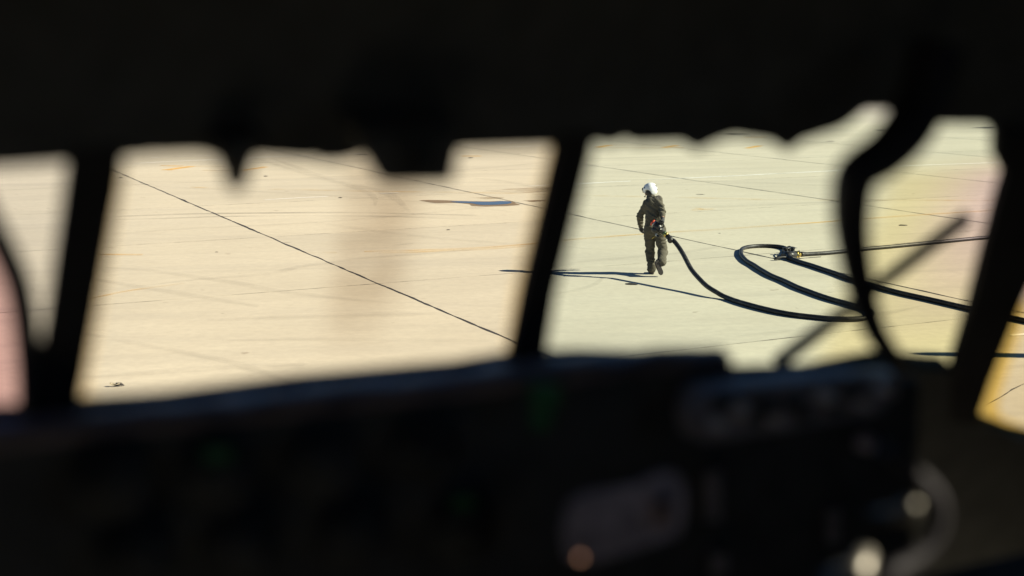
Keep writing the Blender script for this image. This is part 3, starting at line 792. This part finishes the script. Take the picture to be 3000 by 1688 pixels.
# drum at the hose end and the lift handle
bm = bmesh.new(); q = at_y(1963, 705, MAN.y - .54)
lathe_fix(bm, q - Vector((0, .04, 0)), Vector((0, 1, .1)), [(0, .03), (.004, .05), (.05, .052), (.07, .04)]); from_bm('strain_relief', bm, M['dark_metal'], nz)
hd_a, hd_b = nz_a + nz_d * .10 + nup * .05 + side * .02, nz_a + nz_d * .225 + nup * .045 + side * .02
HANDLE = spline([hd_a, hd_a + nup * .075 + nz_d * .0, hd_b + nup * .085 - nz_d * .005, hd_b], 6)
bm = bmesh.new(); sweep(bm, HANDLE, .012, 10); from_bm('handle', bm, M['dark_metal'], nz)
for s in (-1, 1):
    bm = bmesh.new(); q = nz_a + nz_d * .22 + side * s * .045 + nup * .03
    bmesh.ops.create_uvsphere(bm, u_segments=10, v_segments=8, radius=.016, matrix=Matrix.Translation(q)); from_bm('bolt', bm, M['steel'], nz)

# ================================================================== THE PERSON
def px3(px, py, dy=0.0): return at_y(px, py, MAN.y + dy) - MAN     # place on the figure, dy metres farther than the planted foot
class Field:
    """a distance field of tapered limbs blended together, turned into one mesh by surface nets"""
    def __init__(s, lo, hi, h):
        s.h = h; s.lo = np.array(lo, float)
        s.n = np.ceil((np.array(hi) - s.lo) / h).astype(int) + 1
        s.F = np.full(s.n, 0.5, np.float32)
        s.prims = []
    def dist(s, P, pr):
        a, b, ra, rb, fl = pr
        ab = b - a; L2 = float(ab @ ab) + 1e-9
        t = np.clip(((P - a) @ ab) / L2, 0, 1)[..., None]
        d = P - (a + ab * t)
        if fl is not None:
            ax, k = fl; ax = ax / np.linalg.norm(ax)
            c = (d @ ax)[..., None]; d = d + ax * c * (k - 1)
        r = ra + (rb - ra) * t[..., 0]
        return np.linalg.norm(d, axis=-1) - r
    def add(s, a, b, ra, rb, tag=0, k=0.03, flat=None):
        a, b = np.array(a, float), np.array(b, float)
        fl = None if flat is None else (np.array(flat[0], float), flat[1])
        pr = (a, b, ra, rb, fl); s.prims.append((pr, tag))
        R = max(ra, rb) * (1 if fl is None else max(1, 1 / fl[1])) + k + 3 * s.h
        i0 = np.clip(np.floor((np.minimum(a, b) - R - s.lo) / s.h).astype(int), 0, s.n - 1)
        i1 = np.clip(np.ceil((np.maximum(a, b) + R - s.lo) / s.h).astype(int) + 1, 1, s.n)
        ax = [s.lo[q] + s.h * np.arange(i0[q], i1[q]) for q in range(3)]
        P = np.stack(np.meshgrid(*ax, indexing='ij'), -1)
        d = s.dist(P, pr).astype(np.float32)
        sl = tuple(slice(i0[q], i1[q]) for q in range(3))
        f = s.F[sl]
        hh = np.clip(0.5 + 0.5 * (f - d) / k, 0, 1)
        s.F[sl] = f * (1 - hh) + d * hh - k * hh * (1 - hh)
    def cut(s, a, b, ra, rb, k=0.01, flat=None):
        a, b = np.array(a, float), np.array(b, float)
        ax = [s.lo[q] + s.h * np.arange(s.n[q]) for q in range(3)]
        P = np.stack(np.meshgrid(*ax, indexing='ij'), -1)
        d = -s.dist(P, (a, b, ra, rb, None if flat is None else (np.array(flat[0], float), flat[1])))
        s.F = np.maximum(s.F, d.astype(np.float32))
    def mesh(s):
        F = s.F; ins = F < 0
        nx, ny, nz_ = F.shape
        acc = np.zeros((nx - 1, ny - 1, nz_ - 1, 3), np.float32); cnt = np.zeros((nx - 1, ny - 1, nz_ - 1), np.float32)
        corner = [(i, j, k) for i in (0, 1) for j in (0, 1) for k in (0, 1)]
        V = lambda c: F[c[0]:nx - 1 + c[0], c[1]:ny - 1 + c[1], c[2]:nz_ - 1 + c[2]]
        for a in corner:
            for q in range(3):
                if a[q] == 0:
                    b = list(a); b[q] = 1
                    va, vb = V(a), V(b)
                    m = (va < 0) != (vb < 0)
                    t = np.where(m, va / np.where(m, va - vb, 1), 0)
                    for ax in range(3):
                        acc[..., ax] += np.where(m, a[ax] + (t if ax == q else 0), 0)
                    cnt += m
        act = cnt > 0
        idx = -np.ones(cnt.shape, int); idx[act] = np.arange(act.sum())
        ijk = np.argwhere(act)
        verts = s.lo + s.h * (ijk + acc[act] / cnt[act][:, None])
        faces = []
        for q in range(3):
            sl0 = [slice(None)] * 3; sl1 = [slice(None)] * 3
            sl0[q] = slice(0, -1); sl1[q] = slice(1, None)
            A, B = ins[tuple(sl0)], ins[tuple(sl1)]
            e = np.argwhere(A != B)
            u, v = (q + 1) % 3, (q + 2) % 3
            ok = (e[:, u] > 0) & (e[:, v] > 0) & (e[:, u] < F.shape[u] - 1) & (e[:, v] < F.shape[v] - 1)
            e = e[ok]; fl = A[tuple(e.T)]
            def at(du, dv):
                c = e.copy(); c[:, u] += du; c[:, v] += dv; return idx[tuple(c.T)]
            quad = np.stack([at(-1, -1), at(0, -1), at(0, 0), at(-1, 0)], 1)
            quad[~fl] = quad[~fl][:, ::-1]
            faces.append(quad)
        return verts, np.concatenate(faces)
    def nearest(s, P):
        best = np.full(len(P), 1e9); t = np.zeros(len(P), int)
        for pr, tg in s.prims:
            d = s.dist(P, pr); m = d < best; best[m] = d[m]; t[m] = tg
        return t
def field_object(name, fld, mats, parent, fold=None):
    v, f = fld.mesh()
    if fold is not None: v = fold(v, fld.nearest(v))
    tg = fld.nearest(v[f].mean(1))
    me = bpy.data.meshes.new(name)
    me.from_pydata(v.tolist(), [], f.tolist())
    o = link(name, me, mats, parent)
    me.polygons.foreach_set('material_index', tg.astype(np.int32)); me.polygons.foreach_set('use_smooth', [True] * len(f))
    me.update(); return o

M['suit'] = simple('olive_flight_suit', (0.094, 0.085, 0.066), 0.9, var=0.14, scale=9, bump=0.08, spec=0.12)
M['skin'] = simple('skin', (0.50, 0.26, 0.16), 0.5, var=0.08)
M['hair'] = simple('dark_hair_and_shade', (0.02, 0.016, 0.013), 0.8, var=0.3, scale=40)
M['glove'] = simple('black_glove', (0.018, 0.018, 0.022), 0.7, var=0.2)
M['boot'] = simple('dark_brown_boot', (0.055, 0.036, 0.030), 0.55, var=0.3, scale=20)
M['sole'] = simple('boot_sole_rubber', (0.045, 0.038, 0.036), 0.8, var=0.3, scale=40)
M['helmet'] = simple('white_helmet', (0.78, 0.79, 0.80), 0.35, var=0.06, scale=14)
M['gear'] = simple('black_helmet_gear', (0.015, 0.015, 0.016), 0.5, var=0.2)
M['patch'] = simple('shoulder_patch_cloth', (0.22, 0.20, 0.18), 0.9, var=0.5, scale=60)

per = empty('person', MAN, 'walking person in an olive flight suit, white helmet and black gloves, dragging the hose nozzle', 'person')
SUIT, SKIN, GLOVE, BOOT, HAIR_SHADE = 0, 1, 2, 3, 4
fb = Field((-0.46, -0.62, -0.03), (0.46, 0.70, 1.80), 0.0075)
# joints
pel = px3(1917, 668, 0.02); wst = px3(1917, 642, 0.03); chs = px3(1910, 606, 0.09); neckb = px3(1907, 580, 0.13); head = px3(1903, 562, 0.20)
shL, shR = px3(1893, 600, 0.10), px3(1930, 586, 0.05)
elL, wrL = px3(1875, 634, 0.20), px3(1877, 660, 0.38)
elR, wrR = px3(1940, 617, -0.11), px3(1941.5, 638.5, -0.29)
hpL, knL, anL = px3(1903, 676, 0.05), px3(1904.5, 735, 0.15), px3(1909, 789, 0.05)
hpR, knR, anR = px3(1932, 676, 0.0), px3(1941, 737, -0.03), px3(1939, 772, -0.29)
A = lambda *a, **k: fb.add(*a, **k)
X = (1, 0, 0); Y = (0, 1, 0)
# torso (k < 1 in flat widens along that axis)
A(chs + Vector((0, 0, .02)), wst + Vector((0, 0, .06)), .118, .112, SUIT, .05, (X, .70))
A(shL + Vector((.045, 0, -.0)), shR + Vector((-.05, .02, -.01)), .080, .086, SUIT, .06)
A(chs + Vector((-.03, -.015, .05)), chs + Vector((.06, -.03, .05)), .11, .11, SUIT, .06)
A(wst, pel, .115, .122, SUIT, .05, (X, .68))
A(pel + Vector((-.06, -.03, -.03)), pel + Vector((.08, -.03, -.03)), .115, .115, SUIT, .05)
A(neckb + Vector((0, -.02, -.03)), neckb + Vector((0, .02, .04)), .078, .066, SUIT, .03)
A(neckb, head, .055, .062, HAIR_SHADE, .02)  # neck takes the dark hair colour to hold the shade under the helmet
A(head + Vector((0, -.01, .01)), head + Vector((-.015, .01, .04)), .085, .088, HAIR_SHADE, .02)
A(head + Vector((-.055, .035, .01)), head + Vector((-.05, .03, -.035)), .055, .042, SKIN, .02)
A(head + Vector((-.105, .055, .015)), head + Vector((-.115, .06, -.012)), .012, .016, SKIN, .012)
# arms
A(shL, elL, .072, .062, SUIT, .045); A(elL, wrL, .060, .050, SUIT, .03)
A(shR, elR, .074, .060, SUIT, .045); A(elR, elR.lerp(wrR, .80), .058, .047, SUIT, .03)
# hands
def hand(wr, direc, palm_n, thumb_side, curl, tag_=GLOVE, skin_wrist=True, L=.085):
    d = Vector(direc).normalized(); pn = Vector(palm_n); pn = (pn - d * pn.dot(d)).normalized(); sd = d.cross(pn).normalized() * thumb_side
    if skin_wrist: fb.add(wr - d * .02, wr + d * .025, .030, .030, SKIN, .01)
    p0 = wr + d * .03; p1 = wr + d * (.03 + L)
    fb.add(wr + d * .022, wr + d * .035, .036, .036, tag_, .006)
    fb.add(p0, p1 - d * .01, .040, .044, tag_, .02, (tuple(pn), 1.3))
    for i, ln in enumerate((.070, .078, .072, .056)):
        o = sd * (.042 - .028 * i)
        a = p1 + o * 0.9 - d * .012; c = math.radians(curl)
        b = a + (d * math.cos(c * .5) + pn * math.sin(c * .5)) * ln * .42 + o * .10
        e = b + (d * math.cos(c * 1.3) + pn * math.sin(c * 1.3)) * ln * .34
        g = e + (d * math.cos(c * 2.0) + pn * math.sin(c * 2.0)) * ln * .26
        fb.add(a, b, .0145, .0135, tag_, .006); fb.add(b, e, .0135, .0125, tag_, .004); fb.add(e, g, .0125, .011, tag_, .004)
    a = p0 + sd * .026 + d * .012; b = a + (sd * .75 + d * .75 + pn * .3).normalized() * .042; g = b + (d + pn * .5 + sd * .1).normalized() * .032
    fb.add(a, b, .0165, .0135, tag_, .008); fb.add(b, g, .013, .0105, tag_, .005)
hand(wrL, px3(1879.5, 690, .46) - wrL, (.75, .6, 0), 1, 14, skin_wrist=False)
hc = HANDLE[len(HANDLE) // 2] - MAN
hand(wrR, (hc + Vector((.012, .0, .0))) - wrR, (-.4, -.55, -.6), 1, 52, L=.075)
# legs, baggy with bunched cuffs
A(hpL, knL, .112, .088, SUIT, .05); A(knL, anL + Vector((0, 0, .02)), .086, .077, SUIT, .03)
A(hpR, knR, .114, .088, SUIT, .05); A(knR, anR + Vector((0, 0.0, .025)), .088, .078, SUIT, .03)
A(anL + Vector((0, 0, .06)), anL + Vector((0, 0, .01)), .080, .078, SUIT, .012)
# boots: planted left one, right one rolling off its toe with the sole to the camera
A(anL + Vector((0, 0, .02)), anL + Vector((0, .0, -.045)), .058, .052, BOOT, .012)
hl = Vector((anL.x, anL.y - .02, .048)); A(hl, hl + Vector((.02, .20, -.006)), .047, .042, BOOT, .02, (X, 1.0))
hR = px3(1926.5, 771, -.33); tR = px3(1937.5, 800, -.31)
A(anR + Vector((0, 0, .0)), hR + Vector((.015, .05, .02)), .060, .052, BOOT, .015)
fd = (tR - hR).normalized(); bk = Vector((-.18, 1, .08)); bk = (bk - fd * bk.dot(fd)).normalized()
A(hR + bk * .045 + fd * .025, tR + bk * .040, .044, .043, BOOT, .02, (tuple(fd.cross(bk)), .93))
A(hR + bk * .07 + fd * .02, hR.lerp(tR, .55) + bk * .06, .046, .045, BOOT, .02)

ankles = [(np.array(anL), .30), (np.array(anR), .26)]
bends = [(np.array(anL), .13, .010), (np.array(anR), .12, .010), (np.array(knR), .14, .010), (np.array(knL), .12, .005), (np.array(elL), .13, .007), (np.array(elR), .13, .007), (np.array(wst), .20, .008), (np.array(chs), .22, .004), (np.array(hpL), .18, .005), (np.array(hpR), .18, .006), (np.array(wrL), .1, .006)]
def fold(v, tags):
    out = v.copy()
    c = np.array([0.0, 0.05, 0])
    for i, (p, t) in enumerate(zip(v, tags)):
        if t != SUIT: continue
        amp = .012
        for q, R, a in bends:
            d = np.linalg.norm(p - q)
            if d < R: amp += a * 1.9 * (1 - d / R)
        P = Vector(p)
        P = P + noise.noise_vector(P * 4.0) * .07
        slant = .7 if p[2] > 1.0 else (-.45 if p[0] > .05 else .4)
        f1 = noise.noise(Vector((P.x * 4 + 3, P.y * 4, (P.z + slant * P.x) * 14)))
        f2 = noise.noise(Vector((P.x * 7 + 1, P.y * 7, (P.z - slant * P.x) * 24 + 4)))
        f = (1 - 3.2 * abs(f1)) * .75 + (.5 - 1.6 * abs(f2)) * .5
        f = max(-1.0, min(1.0, f))
        # push along the outward direction from the limb's core
        g = grad(p)
        out[i] = p + g * amp * f
    return out
def grad(p):
    q = (p - fb.lo) / fb.h; i = np.clip(np.round(q).astype(int), 1, fb.n - 2)
    F = fb.F; a, b, c = i
    g = np.array([F[a + 1, b, c] - F[a - 1, b, c], F[a, b + 1, c] - F[a, b - 1, c], F[a, b, c + 1] - F[a, b, c - 1]], float)
    return g / (np.linalg.norm(g) + 1e-9)
body = field_object('body', fb, [M['suit'], M['skin'], M['glove'], M['boot'], M['hair']], per, fold)
# helmet
hc_ = head + Vector((.008, .0, .045))
fh = Field(tuple(hc_ - Vector((.22, .24, .22))), tuple(hc_ + Vector((.22, .24, .22))), .006)
tilt = Vector((-.82, .48, -.34)).normalized()                       # where the face looks
hs = tilt.cross(UP).normalized(); hu = hs.cross(tilt).normalized()
fh.add(hc_ - tilt * .02, hc_ + tilt * .02, .122, .120, 0, .03, (tuple(hs), 1.0))
fh.add(hc_ - tilt * .035 - hu * .035, hc_ - tilt * .01 + hu * .0, .098, .118, 0, .04)
for s in (-1, 1):
    fh.add(hc_ + hs * s * .060 - hu * .035 - tilt * .02, hc_ + hs * s * .065 - hu * .065 - tilt * .02, .060, .050, 0, .04)
fh.cut(hc_ - hu * .115 + tilt * .02, hc_ - hu * .24 - tilt * .02, .085, .11)
fh.cut(hc_ - hu * .05 + tilt * .10, hc_ - hu * .16 + tilt * .12, .080, .10)
for s in (-1, 1):
    fh.cut(hc_ + hs * s * .125 - hu * .070 + tilt * .025, hc_ + hs * s * .115 - hu * .20 + tilt * .03, .078, .11)
hel = field_object('helmet', fh, [M['helmet']], per)
def hpart(name, mat, *shapes):
    f = Field(tuple(hc_ - Vector((.26, .28, .26))), tuple(hc_ + Vector((.26, .28, .26))), .006)
    for a, b, r0, r1 in shapes: f.add(a, b, r0, r1, 0, .008)
    return field_object(name, f, [mat], hel)
hpart('visor_housing', M['gear'], (hc_ + tilt * .120 + hu * .055 - hs * .045, hc_ + tilt * .120 + hu * .055 + hs * .045, .020, .020), (hc_ + tilt * .125 + hu * .050, hc_ + tilt * .150 + hu * .040, .018, .020))
hpart('visor', M['gear'], (hc_ + tilt * .118 + hu * .005 - hs * .05, hc_ + tilt * .118 + hu * .005 + hs * .05, .022, .022))
for s in (-1, 1):
    hpart('ear_cup', M['gear'], (hc_ + hs * s * .064 - hu * .050 + tilt * .015, hc_ + hs * s * .058 - hu * .085 + tilt * .03, .046, .044))
    hpart('visor_knob', M['gear'], (hc_ + hs * s * .095 + hu * .055 + tilt * .055, hc_ + hs * s * .105 + hu * .060 + tilt * .055, .015, .013))
hpart('battery_pack', M['gear'], (hc_ - tilt * .132 + hu * .03, hc_ - tilt * .134 - hu * .05, .019, .017), (hc_ - tilt * .115 + hu * .05, hc_ - tilt * .10 + hu * .06, .014, .012))
hpart('boom_microphone', M['gear'], (hc_ - hs * .095 - hu * .07 + tilt * .05, hc_ - hs * .055 - hu * .105 + tilt * .125, .007, .007), (hc_ - hs * .055 - hu * .105 + tilt * .125, hc_ - hs * .03 - hu * .10 + tilt * .135, .014, .014))
# collar, patch, pockets, soles
bm = bmesh.new()
q = neckb + Vector((0, .0, .012)); pts = [q + Vector((math.cos(a) * .075, math.sin(a) * .072, .012 * math.sin(a))) for a in np.linspace(0, 2 * math.pi, 25)]
sweep(bm, pts, .017, 8); bmesh.ops.translate(bm, verts=bm.verts[:], vec=MAN)
from_bm('collar', bm, M['suit'], per)
from mathutils.bvhtree import BVHTree
bv = BVHTree.FromPolygons([v.co for v in body.data.vertices], [p.vertices for p in body.data.polygons])
def decal(name, px, py, r, mat, shape, rot=0.0):
    """a cloth patch lying on the body where the photo shows it"""
    r0 = ray(px, py); hit, nrm, _, _ = bv.ray_cast(EYE - MAN, r0.normalized())
    if hit is None: return
    ux = nrm.cross(UP).normalized(); uy = ux.cross(nrm)
    bm = bmesh.new(); vs = []
    for a, b in shape:
        a, b = a * math.cos(rot) - b * math.sin(rot), a * math.sin(rot) + b * math.cos(rot)
        p = hit + ux * a * r + uy * b * r + nrm * .08
        h2_, n2, _, _ = bv.ray_cast(p, -nrm)
        vs.append(bm.verts.new((h2_ if h2_ is not None else p - nrm * .08) + nrm * .005 + MAN))
    c = bm.verts.new(hit + nrm * .006 + MAN)
    for i in range(len(vs)): bm.faces.new((vs[i], vs[(i + 1) % len(vs)], c))
    bmesh.ops.solidify(bm, geom=bm.faces[:], thickness=.003)
    return from_bm(name, bm, mat, per)
disc = [(math.cos(a), math.sin(a)) for a in np.linspace(0, 2 * math.pi, 17)[:-1]]
rect = [(-1, -.6), (-.3, -.6), (.3, -.6), (1, -.6), (1, 0), (1, .6), (.3, .6), (-.3, .6), (-1, .6), (-1, 0)]
decal('shoulder_patch', 1929, 578, .042, M['patch'], disc)
def sole(px0, px1, dy0, dy1, width, nrm_v):
    a, b = px3(*px0, dy0), px3(*px1, dy1)
    d = (b - a).normalized(); nv = Vector(nrm_v); nv = (nv - d * nv.dot(d)).normalized(); sd = d.cross(nv)
    Lg = (b - a).length
    prof = [(0, .30), (.04, .36), (.14, .41), (.30, .37), (.45, .33), (.62, .42), (.76, .48), (.88, .44), (.96, .30), (1.0, .14)]
    out = [a + d * Lg * t + sd * wv * width for t, wv in prof] + [a + d * Lg * t - sd * wv * width for t, wv in prof[::-1]]
    return prism('boot_sole', [p + MAN for p in out], nv * .018, M['sole'], per, False, .003)
sole((1925.5, 764), (1938.5, 806), -.365, -.345, .105, (-.18, 1, .08))
lft = Vector((anL.x, anL.y, 0))
hl0 = Vector((anL.x - .002, anL.y - .075, .004)); hl1 = hl0 + Vector((.03, .29, 0))
d = (hl1 - hl0); sd = Vector((d.y, -d.x, 0)).normalized()
prof = [(0, .30), (.04, .36), (.14, .41), (.30, .37), (.45, .33), (.62, .42), (.76, .48), (.88, .44), (.96, .30), (1.0, .14)]
out = [hl0 + d * t + sd * wv * .105 for t, wv in prof] + [hl0 + d * t - sd * wv * .105 for t, wv in prof[::-1]]
prism('boot_sole', [p + MAN for p in out], UP * .02, M['sole'], per, False, .003)

# ================================================================== SMALL THINGS ON THE GROUND
M['scrap'] = simple('dark_rubber_scrap', (0.03, 0.028, 0.028), 0.8, var=0.4, scale=30)
M['leaf'] = simple('dry_pale_leaf', (0.75, 0.70, 0.55), 0.8, var=0.2, scale=30)
def scrap(px, py, size, label, seed, mat=None, flat=.35, name='scrap', stretch=1.7):
    c = gnd(px, py)
    bm = bmesh.new()
    bmesh.ops.create_icosphere(bm, subdivisions=2, radius=1.0)
    for v in bm.verts:
        n = 1 + .45 * noise.noise(v.co * 1.7 + Vector((seed * 3.1, 0, 0)))
        v.co = Vector((v.co.x * size * stretch * n, v.co.y * size * n, max(v.co.z * size * flat * n, -size * flat * .5) + size * flat * .5))
    me = bpy.data.meshes.new(name); bm.to_mesh(me); bm.free()
    o = link(name, me, mat or M['scrap']); o.location = c; o.rotation_euler = (0, 0, random.uniform(-.4, .4))
    tag(o, label, 'debris', 'scraps of debris on the apron'); return o
scrap(1313, 674, .030, 'small black scrap alone on the concrete below the puddle', 1)
scrap(997, 580, .040, 'black scrap between the tyre marks beyond the centre of the warm pane', 2)
scrap(2645, 661, .050, 'dark scrap between the cord and the farther hose', 3, stretch=2.2)
scrap(2052, 570, .050, 'flat dark scrap on the concrete beside the helmet', 4, flat=.15, stretch=2.6)
scrap(1851, 834, .055, 'crumpled dark scrap lying just below the shadow of the hose', 5, stretch=2.2)
scrap(778, 517, .045, 'tiny dark scrap high in the warm pane near the far yellow marks', 6)
scrap(635, 739, .020, 'tiny dark speck of rubber beside the long tarred joint', 7)
scrap(1378, 463, .06, 'far dark scrap just under a short yellow dash', 8)
scrap(2564, 983, .025, 'small brown scrap below the end of the cord', 9)
scrap(2108, 684, .018, 'tiny dark speck of rubber right of the nozzle on the concrete', 10)
scrap(353, 521, .04, 'dark scrap beside the far end of the long tarred joint', 11)
lf = empty('dry_leaf', gnd(337, 1133), 'curled pale leaf with a dark shadow side in the near corner of the warm pane', 'leaf')
bm = bmesh.new()
for sgn in (-1, 1):
    c = gnd(337, 1133) + Vector((sgn * .03, 0, .018))
    g = [[bm.verts.new(c + Vector((u * .034, v * .028 * (1 - u * u * .6), .022 * abs(v) + .012 * u * sgn))) for v in np.linspace(-1, 1, 5)] for u in np.linspace(-1, 1, 7)]
    for a, b in zip(g[:-1], g[1:]):
        for k in range(4): bm.faces.new((a[k], a[k + 1], b[k + 1], b[k]))
bmesh.ops.solidify(bm, geom=bm.faces[:], thickness=.002)
from_bm('leaf_blade', bm, M['leaf'], lf)
bm = bmesh.new(); c = gnd(344, 1133)
sweep(bm, [c + Vector((-.02, 0, .03)), c + Vector((.04, .02, .03)), c + Vector((.08, .03, .01))], [.022, .02, .006], 8); from_bm('stalk', bm, M['scrap'], lf)

# ================================================================== AN UNSEEN POST, ADDED TO CAST THE SHADOW THAT CROSSES THE NEAR RIGHT
tipg = gnd(2668, 1036)
ph = 5.0
pb = tipg + SUN * (ph / SUN.z); pb.z = 0
M['post'] = simple('shadow_post_metal', (0.35, 0.35, 0.36), 0.5, 0.6, var=0.2)
shadow_post = empty('post', pb, 'unseen metal post added off to the side to cast the shadow on the near concrete', 'post')
bm = bmesh.new(); sweep(bm, [pb + UP * z_ for z_ in (0, .02, .25, .26, 4.2, 4.6, 4.85, 4.96, 5.0)], [.30, .30, .30, .16, .15, .145, .11, .06, .01], 20); from_bm('shadow_post_shaft', bm, M['post'], shadow_post)
